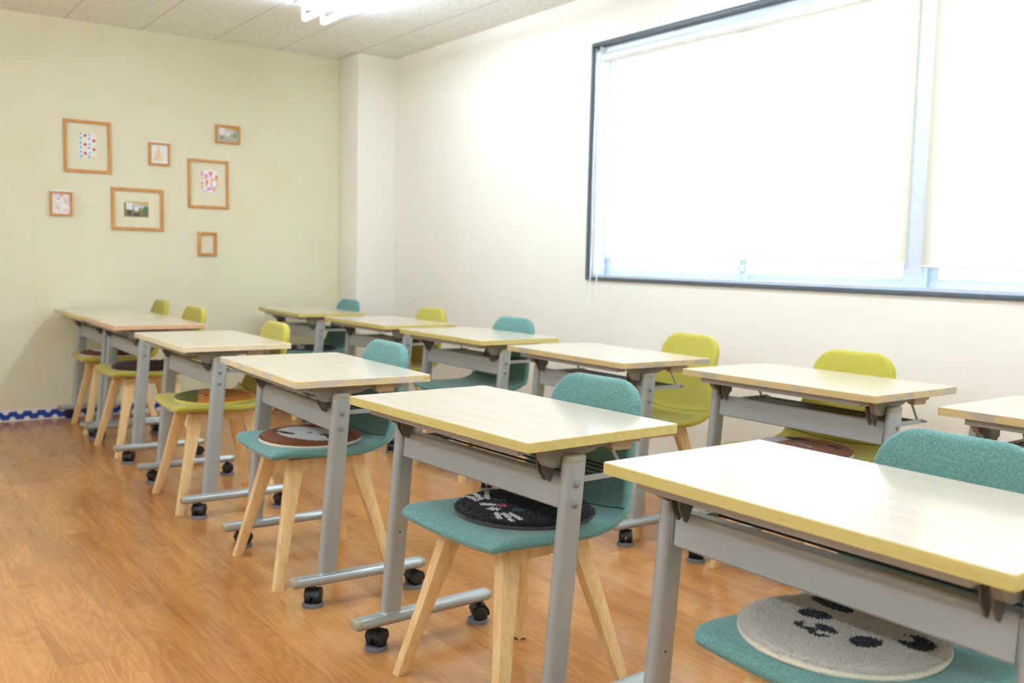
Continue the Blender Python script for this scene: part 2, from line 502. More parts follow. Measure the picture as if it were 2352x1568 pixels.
# ------------------------------------------------------------------ desks
W, D, HT = .785, .461, .72
def build_desk_parts(root):
    ox, oy = -W / 2, -D / 2
    def B(bm, u0, u1, v0, v1, z0, z1, bev=0.0, mi=0): box(bm, u0 + ox, u1 + ox, v0 + oy, v1 + oy, z0, z1, bev, mi)
    def P(u, v, z): return Vector((u + ox, v + oy, z))
    # steel under-frame
    bm = NB(); B(bm, .064, .712, .030, .075, .676, .697, .002); obj('front_rail', bm, 'panel', root)
    bm = NB(); B(bm, .064, .735, .352, .384, .676, .697, .002); obj('rear_rail', bm, 'panel', root)
    for u in (.050, .712):
        bm = NB(); B(bm, u, u + .022, .075, .386, .677, .697, .002); obj('side_rail', bm, 'bracket', root)
    # hinge brackets with latch fins
    cyv, cz = .124, .672
    prof = [(.085, .697)]
    for k in range(13):
        t = PI + (PI - .55) * k / 12
        prof.append((cyv + .040 * math.cos(t), cz + .030 * math.sin(t)))
    prof += [(.185, .662), (.235, .668), (.292, .690), (.292, .697)]
    for side in (0, 1):
        bm = NB(); t0, t1 = ((.056, .074), (.712, .730))[side]
        extrude_poly(bm, [(v + oy, z) for v, z in prof], 'x', t0 + ox, t1 + ox)
        b = obj('hinge_bracket', bm, 'bracket', root, 30)
        bm = NB()
        for v in (.098, .205):
            disc_cyl(bm, P(t1 if side else t0, v, .689), (1 if side else -1, 0, 0), .005, .004, 10)
        obj('screw', bm, 'screw', b)
        for q in ((.080, .100) if side == 0 else (.686, .704)):
            bm = NB()
            fin = [(.105, .668), (.158, .668), (.158, .640), (.146, .634), (.138, .612), (.133, .606), (.127, .609), (.112, .632)]
            extrude_poly(bm, [(v - .004 + oy, z) for v, z in fin], 'x', q + ox, q + .004 + ox)
            obj('latch_fin', bm, 'hook', b, 0)
    bm = NB(); extrude_poly(bm, [(v + oy, z) for v, z in ((.285, .694), (.352, .694), (.352, .670), (.346, .664), (.292, .666), (.285, .674))], 'x', .716 + ox, .742 + ox)
    obj('release_lever', bm, 'lever', root, 30)
    # book rack
    rk = empty('book_rack', (0, 0, 0)); rk.parent = root
    for u in (.088, .722):
        bm = NB(); B(bm, u, u + .003, .150, .372, .598, .612)
        tube(bm, [P(u, .298, .676), P(u, .345, .606)], .0042, 8)
        tube(bm, [P(u - .006, .366, .606), P(u + .02, .366, .606)], .004, 8)
        obj('rack_arm', bm, 'silver', rk)
    for v in (.165, .20, .235, .27, .305, .34, .368):
        bm = NB(); tube(bm, [P(.088, v, .603), P(.724, v, .603)], .0030, 6); obj('rack_rod', bm, 'rod', rk)
    # modesty panel with flanged top
    bm = NB(); prof2 = []
    lean = (.165 - .118) / .56
    def vv(z): return .138 + (z - .55) * lean
    pts = [(vv(.55) + .012, .548), (vv(.55) + .003, .547), (vv(.55), .551), (vv(.618), .616), (vv(.618) + .003, .6195), (vv(.618) + .026, .6195),
           (vv(.618) + .026, .6175), (vv(.618) + .005, .6165), (vv(.55) + .003, .552), (vv(.55) + .012, .551)]
    extrude_poly(bm, [(v + oy, z) for v, z in pts], 'x', .062 + ox, .727 + ox)
    obj('modesty_panel', bm, 'panel', root, 30)
    for u in (.0525, .7295):
        bm = NB(); B(bm, u, u + .003, .140, .176, .549, .617); obj('panel_plate', bm, 'silver', root, 0)
    # posts, feet, casters
    for side in (0, 1):
        u = .037 if side == 0 else W - .037
        bm = NB(); st = stadium(.062, .032)
        def sect(z, k=1.0): 
            v = .116 + (z - .095) * lean
            return [P(u + b * k, v + a * (k if k < 1 else 1), z) for a, b in st]
        loft(bm, [sect(.085), sect(.655)])
        # weld bead
        loft(bm, [[P(u + b * 1.12, .116 + a * 1.08, .097) for a, b in st], [P(u + b * 1.0, .1165 + a, .103) for a, b in st]], 0, (False, False))
        p = obj('post', bm, 'silver', root)
        bm = NB(); loft(bm, [sect(.655, 1.0), sect(.664, .995), sect(.669, .93), sect(.6715, .78)]); obj('post_cap', bm, 'cap', p)
        sx = 1 if side else -1
        for z in (.562, .608):
            bm = NB(); disc_cyl(bm, P(u + sx * .0155, .116 + (z - .095) * lean, z), (sx, 0, 0), .009, .0055, 18, 0, .003); obj('bolt', bm, 'bolt', p)
        bm = NB(); disc_cyl(bm, P(u - sx * .0152, .116 + (.33 - .095) * lean, .33), (-sx, 0, 0), .0028, .001, 10); obj('screw_hole', bm, 'black', p)
        bm = NB(); ft = stadium(.052, .031)
        loft(bm, [[P(u + a, v, .0825 + b) for a, b in ft] for v in (.016, .445)])
        f = obj('foot', bm, 'silver', root)
        for e, (va, sg) in enumerate(((.016, -1), (.445, 1))):
            bm = NB(); loft(bm, [[P(u + a * k, va + sg * d, .0825 + b * k) for a, b in ft] for k, d in ((1.01, -.001), (1.01, .004), (.96, .011), (.80, .016), (.5, .018))])
            obj('foot_cap', bm, 'cap', f)
        for v in (.071, .425):
            cst = NB()
            yaw = (.5, -.4, .9, .2)[side * 2 + (v > .2)]
            R = Matrix.Rotation(yaw, 3, 'Z'); C = P(u, v, 0)
            def T(x, y, z): return C + R @ Vector((x, y, z))
            for sgn in (-1, 1):
                a0, a1 = sgn * .004, sgn * .022
                lo = []
                for xx, rr in ((a0, .0236), (a1 * .9, .0238), (a1 + sgn * .0018, .022), (a1 + sgn * .0045, .014), (a1 + sgn * .005, .004)):
                    lo.append([T(xx, .004 + rr * math.cos(2 * PI * k / 20), .0315 + rr * math.sin(2 * PI * k / 20)) for k in range(20)])
                loft(cst, lo)
            # hood shell over the wheels
            arc = [T(0, 0, 0)]
            for xs in ((-.0235, .0235),):
                outer = [(.004 + .0275 * math.cos(t), .0325 + .0275 * math.sin(t)) for t in [(-.25 + (PI + .1) * k / 14) for k in range(15)]]
                inner = [(.004 + .0240 * math.cos(t), .0325 + .0240 * math.sin(t)) for t in [(-.25 + (PI + .1) * k / 14) for k in range(15)]][::-1]
                pl = outer + inner
                loft(cst, [[T(xs[0], y, z) for y, z in pl], [T(xs[1], y, z) for y, z in pl]], caps=(True, True))
            tube(cst, [T(0, 0, .058), T(0, 0, .069)], .009, 12)
            co = obj('caster', cst, 'black', root, 35)
            bm = NB()
            loft(bm, [[C + Vector((r * math.cos(2 * PI * k / 28), r * math.sin(2 * PI * k / 28), z)) for k in range(28)] for r, z in ((.033, 0), (.0335, .009), (.032, .0125), (.0285, .0125), (.024, .0075))])
            obj('caster_cup', bm, 'cup', co)

def tabletop(root, edge, sticker=False):
    bm = NB()
    x, y, r = W / 2, D / 2, .004
    corners = []
    for cx, cy, a0 in ((x - r, y - r, 0), (-x + r, y - r, PI / 2), (-x + r, -y + r, PI), (x - r, -y + r, 1.5 * PI)):
        for k in range(4): corners.append((cx + r * math.cos(a0 + PI / 2 * k / 3), cy + r * math.sin(a0 + PI / 2 * k / 3)))
    def ring(z, ins): 
        return [(px - ins * (1 if px > 0 else -1), py - ins * (1 if py > 0 else -1), z) for px, py in corners]
    rows = loft(bm, [ring(.697, .0008), ring(.698, 0), ring(.7185, 0), ring(.72, .0012)], 1)
    for f in bm.faces:
        if abs(f.calc_center_median().z - .72) < 1e-4: f.material_index = 0
    o = obj('tabletop', bm, ['top', edge], root, 30)
    if sticker:
        bm = NB(); box(bm, x - .0002, x + .0006, y - .022, y - .013, .7045, .7135); box(bm, x - .0002, x + .0006, y - .011, y - .004, .7045, .7135)
        obj('sticker', bm, 'sticker', o, 0)
    return o

DESKS = {  # x, y of the front-left corner, turn, edge, label
 'D1': (5.3859, -2.270, .0168, 'edge_yellow', 'maple-topped school desk nearest the camera, over the panda cushion'),
 'D2': (4.3814, -2.3226, .0456, 'edge_yellow', 'maple-topped school desk with yellow edge over the black cat-face cushion'),
 'D3': (3.2622, -2.309, -.0353, 'edge_worn', 'maple-topped school desk with worn pale edge over the brown white-faced cushion'),
 'D4': (2.0776, -2.3227, -.0063, 'edge_cream', 'maple-topped school desk with cream edge over the orange and green cushion'),
 'D5': (.865, -2.3109, -.0078, 'edge_pink', 'maple-topped school desk with pinkish tan edge over the dark brown cushion'),
 'D6': (.062, -2.318, 0.0, 'edge_yellow', 'maple-topped school desk whose left end meets the green wall below the framed pictures'),
 'E1': (5.292, -.965, .0355, 'edge_tan', 'maple-topped school desk by the window, cut off by the right edge of the photo'),
 'E2': (4.2953, -.9549, .0198, 'edge_tan', 'maple-topped school desk by the window, over the reddish brown cushion'),
 'E3': (3.2917, -1.0332, -.0118, 'edge_tan', 'maple-topped school desk by the window wall, yellow chair pulled out behind it'),
 'E4': (2.2774, -1.0216, .0036, 'edge_yellow', 'maple-topped school desk by the window wall, teal chair with bare seat behind it'),
 'E5': (1.2811, -1.0024, .0101, 'edge_yellow', 'maple-topped school desk by the window wall, second from the corner pillar'),
 'E6': (.1721, -1.0126, -.0257, 'edge_yellow', 'maple-topped school desk in the far corner beside the pillar'),
}
def dloc(k, u, v, z=0.0):
    x, y, a = DESKS[k][:3]
    return (x + math.cos(a) * u - math.sin(a) * v, y + math.sin(a) * u + math.cos(a) * v, z)
proto = None
for k in DESKS:
    x, y, a, edge, label = DESKS[k]
    L = dloc(k, W / 2, D / 2)
    if proto is None:
        r = empty('school_desk', L, a); build_desk_parts(r); proto = r
        first_edge = (r, edge)
    else:
        r = dup(proto, L, a)
    tag(r, label, 'desk', 'school desks in two rows')
    DESKS[k] = (*DESKS[k], r)
for k in DESKS:
    tabletop(DESKS[k][5], DESKS[k][3], k == 'D3')

# ------------------------------------------------------------------ chairs
def catmull(pts, n):
    out = []
    P = [Vector(p) for p in pts]; P = [2 * P[0] - P[1]] + P + [2 * P[-1] - P[-2]]
    for i in range(1, len(P) - 2):
        for k in range(n):
            t = k / n; a, b, c, d = P[i - 1:i + 3]
            out.append(.5 * ((2 * b) + (c - a) * t + (2 * a - 5 * b + 4 * c - d) * t * t + (3 * b - a - 3 * c + d) * t ** 3))
    out.append(P[-2]); return out
def section(c, nrm, w, t, curv, edge=1.0):
    """closed cross-section; edge < 1 thins the pad towards its sides, the top staying level"""
    pts = []
    r = t / 2; re = r * edge; s = w - re; n = 14
    def low(x): return -r + (2 * r - 2 * re) * max(0, (abs(x) / s - .45) / .55) ** 1.6
    xs = [(-s + 2 * s * k / n, r) for k in range(n + 1)]
    xs += [(s + re * math.sin(PI * k / 6), r - re + re * math.cos(PI * k / 6)) for k in range(1, 6)]
    xs += [(s - 2 * s * k / n, low(s - 2 * s * k / n)) for k in range(n + 1)]
    xs += [(-s - re * math.sin(PI * k / 6), r - re - re * math.cos(PI * k / 6)) for k in range(1, 6)]
    for x, h in xs:
        off = h + curv * (x / w) ** 2
        pts.append((x, c.x + nrm.x * off, c.y + nrm.y * off))
    return pts
def shell(profile, widths, thick, curvs, r_start, r_end, t_start=.02, t_end=.02, edge=1.0, arch=1.0):
    bm = NB(); ln = catmull(profile, 7)
    S = [0.0]
    for a, b in zip(ln[:-1], ln[1:]): S.append(S[-1] + (b - a).length)
    L = S[-1]
    extra = []
    def at(s):
        s = max(0, min(L, s))
        for i in range(len(S) - 1):
            if S[i + 1] >= s:
                f = (s - S[i]) / max(1e-9, S[i + 1] - S[i]); p = ln[i].lerp(ln[i + 1], f); d = (ln[i + 1] - ln[i]).normalized(); return p, d
        return ln[-1], (ln[-1] - ln[-2]).normalized()
    def interp(tab, f):
        for (a, x), (b, y) in zip(tab[:-1], tab[1:]):
            if f <= b: return x + (y - x) * (f - a) / (b - a)
        return tab[-1][1]
    ss = []
    for k in range(9): ss.append(max(r_start, t_start) * (1 - math.cos(PI / 2 * k / 8)))
    m0, m1 = ss[-1], L - max(r_end, t_end)
    for k in range(1, 17): ss.append(m0 + (m1 - m0) * k / 16)
    for k in range(1, 9): ss.append(L - max(r_end, t_end) * (1 - math.sin(PI / 2 * k / 8)))
    loops = []
    for s in ss:
        p, d = at(s); n = Vector((-d.y, d.x))
        w = interp(widths, s / L); t = thick; cv = interp(curvs, s / L)
        for dd, r, k in ((s, r_start, 1.0), (L - s, r_end, arch)):
            if dd < r: w -= k * (r - math.sqrt(max(0, r * r - (r - dd) ** 2)))
        for dd, r in ((s, t_start), (L - s, t_end)):
            if dd < r: t *= max(.12, math.sqrt(max(0, 1 - ((r - dd) / r) ** 2)))
        loops.append(section(p, n, w, t, cv, edge))
    loft(bm, loops)
    return bm
def build_chair(fabric, name):
    root = empty('chair')
    bm = shell([(-.209, .420), (-.194, .428), (-.15, .430), (-.05, .426), (.06, .424), (.13, .427), (.175, .438), (.202, .456)],
               [(0, .213), (.4, .218), (1, .224)], .040, [(0, .013), (.4, .008), (.7,.008), (1, .022)], .036, .001, .024, .006, .68)
    obj('seat', bm, fabric, root, 50)
    bm = shell([(.196, .448), (.216, .474), (.231, .52), (.247, .58), (.265, .65), (.283, .72), (.298, .790)],
               [(0, .222), (.15, .212), (.4, .189), (.7, .173), (1, .165)], .034, [(0, .022), (.45, .016), (1, .005)], .001, .078, .006, .020, 1.0, 1.15)
    obj('backrest', bm, fabric, root, 50)
    bm = NB(); pts = []
    for k in range(25):
        q = -1 + 2 * k / 24; x = .2215 * q; o = .022 * q * q
        pts.append((x, .1825 - o * .35, .4665 + o * .92))
    tube(bm, pts, .0022, 6); obj('seam', bm, 'seam' if fabric == 'teal' else flat('olive_seam', rgb(128, 122, 34), .9), root)
    def leg(sx, sy):
        bm = NB(); lo = []
        for f in (0, .5, 1):
            x = sx * (.213 + (.112 - .213) * f); y = sy * (.207 + (.108 - .207) * f); z = .412 * f
            a = .0165 + (.016) * f * f * .6 + .004 * f; b = .014 + .004 * f
            c = .004; pr = []
            for px, py in ((1, 1), (-1, 1), (-1, -1), (1, -1)):
                for q in (0, 1, 2):
                    t = math.atan2(py, px) - PI / 4 + PI / 4 * q
                    pr.append((px * (b - c) + c * math.cos(t), py * (a - c) + c * math.sin(t)))
            lo.append([(x + p, y + q, z) for p, q in pr])
        loft(bm, lo)
        return obj('leg', bm, 'beech', root, 35)
    legs = {(sx, sy): leg(sx, sy) for sx in (-1, 1) for sy in (-1, 1)}
    for sx in (-1, 1):
        bm = NB(); y = .125
        pts = [(-y, .412), (y, .412), (y + .02, .365), (y - .012, .352), (y - .03, .372), (y - .06, .378), (-y + .06, .378), (-y + .03, .372), (-y + .012, .352), (-y - .02, .365)]
        extrude_poly(bm, pts, 'x', sx * .128 - .011, sx * .128 + .011)
        obj('side_rail', bm, 'beech', root, 30)
    return root, legs
CH = {
 'C1': ((5.803, -2.018), .017, 'teal', 'teal chair nearest the camera, holding the panda cushion'),
 'C2': ((4.795, -2.052), .06, 'teal', 'teal chair holding the black cat-face cushion under a yellow-edged desk'),
 'C3': ((3.615, -2.092), -.035, 'teal', 'teal chair holding the brown cushion with a white face'),
 'C4': ((2.532, -2.093), -.045, 'yellow', 'lime yellow chair holding the orange and green cushion'),
 'C5': ((1.232, -2.06), .03, 'yellow', 'lime yellow chair holding the plain dark brown cushion'),
 'C6': ((.445, -2.043), -.03, 'yellow', 'lime yellow chair beside the green wall, holding the red-brown cushion'),
 'E2': (dloc('E2', .335, .28)[:2], .02, 'yellow', 'lime yellow chair by the window wall holding the reddish brown cushion'),
 'E3': (dloc('E3', .482, .375)[:2], -.02, 'yellow', 'lime yellow chair pulled out from its desk by the window wall, seat empty'),
 'E4': (dloc('E4', .330, .245)[:2], .07, 'teal', 'teal chair with a bare seat by the window wall'),
 'E5': (dloc('E5', .39, .25)[:2], .0, 'yellow', 'lime yellow chair by the window wall, second from the corner pillar'),
 'E6': (dloc('E6', .37, .25)[:2], -.02, 'teal', 'teal chair in the far corner beside the pillar, holding a black cushion'),
}
protos = {}
for k, ((x, y), a, col, label) in CH.items():
    if col not in protos:
        r, legs = build_chair(col, k); protos[col] = r
        r.location = (x, y, 0); r.rotation_euler = (0, 0, a)
    else:
        r = dup(protos[col], (x, y, 0), a)
    tag(r, label, 'chair', col + (' upholstered' if 0 else '') + ' fabric chairs at the desks')
    CH[k] = (*CH[k], r)
# a peeling brown felt pad under the rear left leg of the cat-cushion chair
for ch in [o for o in bpy.data.objects if o.parent == CH['C2'][4] and o.name.startswith('leg')]:
    c = sum((Vector(v) for v in ch.bound_box), Vector()) / 8
    if c.x < 0 and c.y > 0:
        bm = NB(); disc_cyl(bm, (-.216, .205, 0), (0, 0, 1), .02, .005, 16); obj('felt_pad', bm, 'felt', ch)

# ------------------------------------------------------------------ cushions
def inell(x, y, cx, cy, rx, ry, a=0.0, wob=0.0):
    c, s = math.cos(a), math.sin(a); dx, dy = x - cx, y - cy
    u, v = (c * dx + s * dy) / rx, (-s * dx + c * dy) / ry
    k = 1.0
    if wob: k += wob * mnoise.noise(Vector((x * 90, y * 90, cx * 50)))
    return u * u + v * v < k
def seg(x, y, x0, y0, x1, y1, r, wob=.0):
    dx, dy = x1 - x0, y1 - y0; t = max(0, min(1, ((x - x0) * dx + (y - y0) * dy) / (dx * dx + dy * dy)))
    d = math.hypot(x - x0 - t * dx, y - y0 - t * dy)
    return d < r * (1 + .4 * mnoise.noise(Vector((x * 120, y * 120, 3))))
def path(x, y, pts, r): return any(seg(x, y, *a, *b, r) for a, b in zip(pts[:-1], pts[1:]))
def p_panda(x, y):
    if inell(x, y, -.078, .078, .050, .021, -.12, .08): return 1
    if inell(x, y, .116, .046, .034, .030, -.8, .08) and not inell(x, y, .088, .043, .022, .013, .3): return 1
    if inell(x, y, -.062, .006, .031, .022, .35, .08): return 1
    if inell(x, y, .066, -.026, .024, .029, -.25, .08): return 1
    if inell(x, y, -.006, -.034, .024, .013, -.2, .1): return 1
    if path(x, y, [(-.012, -.046), (-.02, -.058), (-.036, -.064), (-.049, -.058), (-.048, -.048)], .0068): return 1
    if path(x, y, [(-.016, -.052), (-.012, -.070), (.001, -.072), (.012, -.062)], .0068): return 1
    return 0
def p_cat(x, y):
    for s in ((-.150, -.088, -.080, -.098), (-.160, -.055, -.082, -.082), (-.148, -.022, -.080, -.065)):
        if seg(x, y, *s, .0072): return 1
    for s in ((.050, -.124, .080, -.136), (.062, -.112, .106, -.120), (.070, -.098, .116, -.100)):
        if seg(x, y, *s, .0068): return 1
    if inell(x, y, -.030, -.098, .024, .013, .65, .15) or inell(x, y, .014, -.108, .017, .013, .75, .15): return 1
    if inell(x, y, -.002, -.076, .018, .012, .6, .1): return 2
    if inell(x, y, -.052, -.044, .017, .011, .6, .1) or inell(x, y, .055, -.062, .018, .011, .6, .1): return 3
    return 0
def p_sloth(x, y):
    if inell(x, y, .030, -.016, .013, .009, .2): return 2
    for cx, cy, ox, oy in ((-.012, -.088, -.066, -.104), (.106, .018, .150, .012)):
        if inell(x, y, cx, cy, .018, .009, .3): return 2
        if inell(x, y, cx, cy, .045, .014, .3) or seg(x, y, cx, cy, ox, oy, .011): return 3
    if inell(x, y, .024, -.022, .132, .092, .2, .05): return 1
    return 0
def p_orange(x, y):
    if x < .12 and y < -.072 - .35 * (x + .02) + .012 * mnoise.noise(Vector((x * 60, y * 60, 2))): return 1
    if seg(x, y, -.055, -.062, -.012, -.03, .011): return 2
    if seg(x, y, -.10, -.045, -.10, .0, .007) or seg(x, y, -.005, -.075, .02, -.062, .007) or inell(x, y, .068, -.064, .014, .009) or inell(x, y, .12, .0, .012, .009): return 3
    return 0
def p_plain(x, y): return 0
def p_redbrown(x, y):
    if inell(x, y, -.115, -.045, .03, .014, .6): return 2
    if inell(x, y, -.03, -.072, .105, .034, .05, .1): return 1
    return 0
def p_blackwhite(x, y):
    if seg(x, y, -.09, -.03, -.03, -.05, .012) or seg(x, y, .05, -.10, .11, -.09, .012) or seg(x, y, -.02, -.03, .03, -.05, .010): return 1
    return 0
def p_fox(x, y):
    if inell(x, y, -.07, .06, .04, .02, .3) or inell(x, y, .09, .06, .035, .016, -.3): return 2
    if inell(x, y, -.125, -.02, .06, .09, .0, .2): return 1
    if seg(x, y, -.02, .0, .01, -.002, .006) or seg(x, y, .03, -.01, .05, -.014, .006): return 1
    return 0
def cushion(loc, r, pat, mats, rim, n_tuft, label, ang=0.0, z0=.4485, hgt=.024, tag_at=None):
    root = empty('seat_cushion', (loc[0], loc[1], z0), ang)
    tag(root, label, 'cushion', 'round seat cushions on the chairs')
    # backing with piped rim
    bm = NB(); N = 72
    prof = [(.3, .0), (r - .006, .0), (r - .0015, .002), (r, .0055), (r - .001, .009), (r - .005, .011), (.3 if 0 else r - .02, .011)]
    prof = [(.02, .0005)] + prof[1:-1] + [(r - .03, .0105)]
    loft(bm, [[(q * math.cos(2 * PI * k / N), q * math.sin(2 * PI * k / N), z + .0012 * math.sin(3 * 2 * PI * k / N) * (q / r)) for k in range(N)] for q, z in prof])
    obj('binding', bm, rim, root)
    # tufted pile: dense dome and upright yarn ends
    bm = NB(); rp = r - .005
    def top(q): return .010 + (hgt - .014) * (max(0, 1 - (q / rp) ** 6)) ** .5
    rings = [0.0] + [rp * k / 30 for k in range(1, 31)]
    NA = 96
    vc = bm.verts.new((0, 0, top(0)))
    prev = None
    for q in rings[1:]:
        row = [bm.verts.new((q * math.cos(2 * PI * k / NA), q * math.sin(2 * PI * k / NA), top(q) + .0012 * mnoise.noise(Vector((q * math.cos(2 * PI * k / NA) * 140, q * math.sin(2 * PI * k / NA) * 140, 1))))) for k in range(NA)]
        for k in range(NA):
            j = (k + 1) % NA
            f = bm.faces.new((vc, row[k], row[j])) if prev is None else bm.faces.new((prev[k], row[k], row[j], prev[j]))
            c = f.calc_center_median(); f.material_index = pat(c.x, c.y)
        prev = row
    o = None
    for f in bm.faces: f.smooth = True
    ga = PI * (3 - math.sqrt(5))
    rt = r / math.sqrt(n_tuft) * 1.55
    for i in range(n_tuft):
        q = rp * math.sqrt((i + .5) / n_tuft); t = i * ga
        x = q * math.cos(t) + random.uniform(-1, 1) * rt * .25; y = q * math.sin(t) + random.uniform(-1, 1) * rt * .25
        q = math.hypot(x, y); mi = pat(x, y); zb = top(min(q, rp)) - .003
        h = random.uniform(.0045, .0075); lx, ly = random.gauss(0, .0018) + (x / r) * .002 , random.gauss(0, .0018) + (y / r) * .002
        if q > rp * .93: lx += x / q * .004; ly += y / q * .004; h *= .75
        a0 = random.uniform(0, 2 * PI); rr = rt * random.uniform(.42, .62)
        b = [bm.verts.new((x + rr * math.cos(a0 + 2.094 * k), y + rr * math.sin(a0 + 2.094 * k), zb)) for k in range(3)]
        m = [bm.verts.new((x + lx * .7 + rr * .8 * math.cos(a0 + 2.094 * k + .5), y + ly * .7 + rr * .8 * math.sin(a0 + 2.094 * k + .5), zb + h * .75)) for k in range(3)]
        tp = bm.verts.new((x + lx, y + ly, zb + h))
        for k in range(3):
            j = (k + 1) % 3
            f = bm.faces.new((b[k], b[j], m[j], m[k])); f.material_index = mi
            f = bm.faces.new((m[k], m[j], tp)); f.material_index = mi
    obj('pile', bm, mats, root, 180)
    if tag_at is not None:
        bm = NB(); box(bm, r - .004, r + .022, -.017, .017, .0045, .0065, .0008)
        tg = obj('fabric_tag', bm, 'paper', root, 0); tg.rotation_euler = (0, .12, tag_at)
    return root
cw = rgb
cushion((5.762, -2.026), .182, p_panda, [pile('oatmeal_yarn', cw(206, 200, 186)), pile('ink_yarn', cw(30, 31, 38))], pile('cream_binding', cw(232, 222, 196)), 8000,
        'round panda-face cushion of oatmeal pile with black patches and cream binding')
cushion((4.787, -2.012), .186, p_cat, [pile('black_yarn', cw(28, 29, 32)), pile('white_yarn', cw(238, 235, 228)), pile('pink_yarn', cw(206, 96, 130)), pile('teal_yarn', cw(62, 110, 112))], pile('charcoal_binding', cw(74, 70, 66)), 9000,
        'round black cat-face cushion with white whiskers, teal eyes and pink nose', hgt=.028)
cushion((3.61, -2.10), .180, p_sloth, [pile('rust_yarn', cw(142, 84, 46)), pile('white_yarn', cw(238, 235, 228)), pile('dark_yarn', cw(36, 24, 20)), pile('umber_yarn', cw(92, 58, 44))], pile('cream_binding', cw(232, 222, 196)), 8000,
        'round brown cushion with an oval white face and dark eye patches', hgt=.033)
cushion((2.54, -2.088), .177, p_orange, [pile('orange_yarn', cw(226, 150, 56)), pile('moss_yarn', cw(104, 104, 34)), pile('red_yarn', cw(204, 84, 60)), pile('dark_yarn', cw(36, 24, 20))], pile('yellow_binding', cw(236, 214, 92)), 6000,
        'round orange cushion with a moss green patch and yellow binding', hgt=.034)
cushion((1.225, -2.05), .182, p_plain, [pile('dark_brown_yarn', cw(72, 44, 34))], pile('dark_brown_binding', cw(58, 38, 32)), 4500,
        'round plain dark brown cushion on the second chair from the green wall', hgt=.034, tag_at=-1.95)
cushion((.445, -2.06), .184, p_redbrown, [pile('red_brown_yarn', cw(132, 62, 34)), pile('white_yarn', cw(238, 235, 228)), pile('black_yarn', cw(28, 29, 32))], pile('cream_binding', cw(232, 222, 196)), 4500,
        'round red-brown cushion with a white patch, on the chair beside the green wall', hgt=.032, tag_at=-.3)
cushion(dloc('E2', .355, .235), .178, p_fox, [pile('russet_yarn', cw(184, 128, 96)), pile('white_yarn', cw(238, 235, 228)), pile('slate_yarn', cw(92, 78, 80))], pile('white_binding', cw(236, 232, 226)), 6000,
        'round reddish brown cushion with white marks on the yellow chair by the window', hgt=.034)
cushion(dloc('E5', .36, .22), .178, p_orange, [pile('orange_yarn', cw(226, 150, 56)), pile('moss_yarn', cw(104, 104, 34)), pile('red_yarn', cw(204, 84, 60)), pile('dark_yarn', cw(36, 24, 20))], pile('yellow_binding', cw(236, 214, 92)), 3000,
        'orange-brown cushion mostly hidden under the second desk from the corner pillar')
cushion(dloc('E6', .40, .22), .182, p_blackwhite, [pile('black_yarn', cw(28, 29, 32)), pile('white_yarn', cw(238, 235, 228))], pile('charcoal_binding', cw(74, 70, 66)), 4000,
        'round black cushion with white streaks on the teal chair beside the pillar')

# ------------------------------------------------------------------ pictures on the green wall (flat art is flat; frames have depth)
class Art:
    """a card on the wall plane: u to the right, v up, origin at its lower left"""
    def __init__(self, y0, z0, w, h, x):
        self.bm = NB(); self.y0, self.z0, self.w, self.h, self.x = y0, z0, w, h, x
        self.mats = [M['paper']]; self.k = 0
        box(self.bm, x - .001, x, y0, y0 + w, z0, z0 + h)
    def mi(self, name, col):
        m = flat(name, col)
        if m not in self.mats: self.mats.append(m)
        return self.mats.index(m)
    def poly(self, pts, name, col):
        self.k += 1
        i = self.mi(name, col); x = self.x + .0002 + .00002 * self.k
        f = self.bm.faces.new([self.bm.verts.new((x, self.y0 + min(1, max(0, u)) * self.w, self.z0 + min(1, max(0, v)) * self.h)) for u, v in pts]); f.material_index = i
    def dot(self, u, v, r, name, col, asp=None, n=16):
        a = self.w / self.h
        self.poly([(u + r * math.cos(2 * PI * k / n), v + r * a * math.sin(2 * PI * k / n)) for k in range(n)], name, col)
    def stroke(self, pts, r, name, col):
        for (x0, y0), (x1, y1) in zip(pts[:-1], pts[1:]):
            dx, dy = x1 - x0, y1 - y0; l = math.hypot(dx, dy) or 1; nx, ny = -dy / l * r, dx / l * r
            self.poly([(x0 + nx, y0 + ny), (x1 + nx, y1 + ny), (x1 - nx, y1 - ny), (x0 - nx, y0 - ny)], name, col)
    def make(self, name, parent=None):
        return obj(name, self.bm, self.mats, parent, 0)
def picture_frame(y0, y1, z0, z1, bar, depth, label, backing=False, art=None):
    r = empty('picture_frame', (0, (y0 + y1) / 2, z0)); cy, cz = (y0 + y1) / 2, z0
    tag(r, label, 'picture frame', 'wooden frames on the green wall')
    bm = NB()
    def ring(ins, x): return [(x, y0 + ins - cy, z0 + ins - cz), (x, y1 - ins - cy, z0 + ins - cz), (x, y1 - ins - cy, z1 - ins - cz), (x, y0 + ins - cy, z1 - ins - cz)]
    loft(bm, [ring(0, .0005), ring(0, depth - .0015), ring(.0015, depth), ring(bar - .0015, depth), ring(bar, depth - .0015), ring(bar, .0005), ring(0, .0005)], caps=(False, False))
    bmesh.ops.remove_doubles(bm, verts=bm.verts[:], dist=1e-6)
    obj('frame', bm, 'frame_wood', r, 30)
    if backing:
        bm = NB(); box(bm, .0005, .004, y0 + .010 - cy, y1 - .004 - cy, z0 + .01 - cz, z1 + .014 - cz); obj('backing', bm, 'paper', r, 0)
    if art:
        a = Art(y0 + bar - cy, z0 + bar - cz, y1 - y0 - 2 * bar, z1 - z0 - 2 * bar, depth * .45); art(a); a.make('picture', r)
    return r
def postcard(y0, y1, z0, z1, label, art):
    a = Art(y0, z0, y1 - y0, z1 - z0, .0018); art(a); o = a.make('postcard'); tag(o, label, 'postcard', 'cards pinned inside the empty frames')
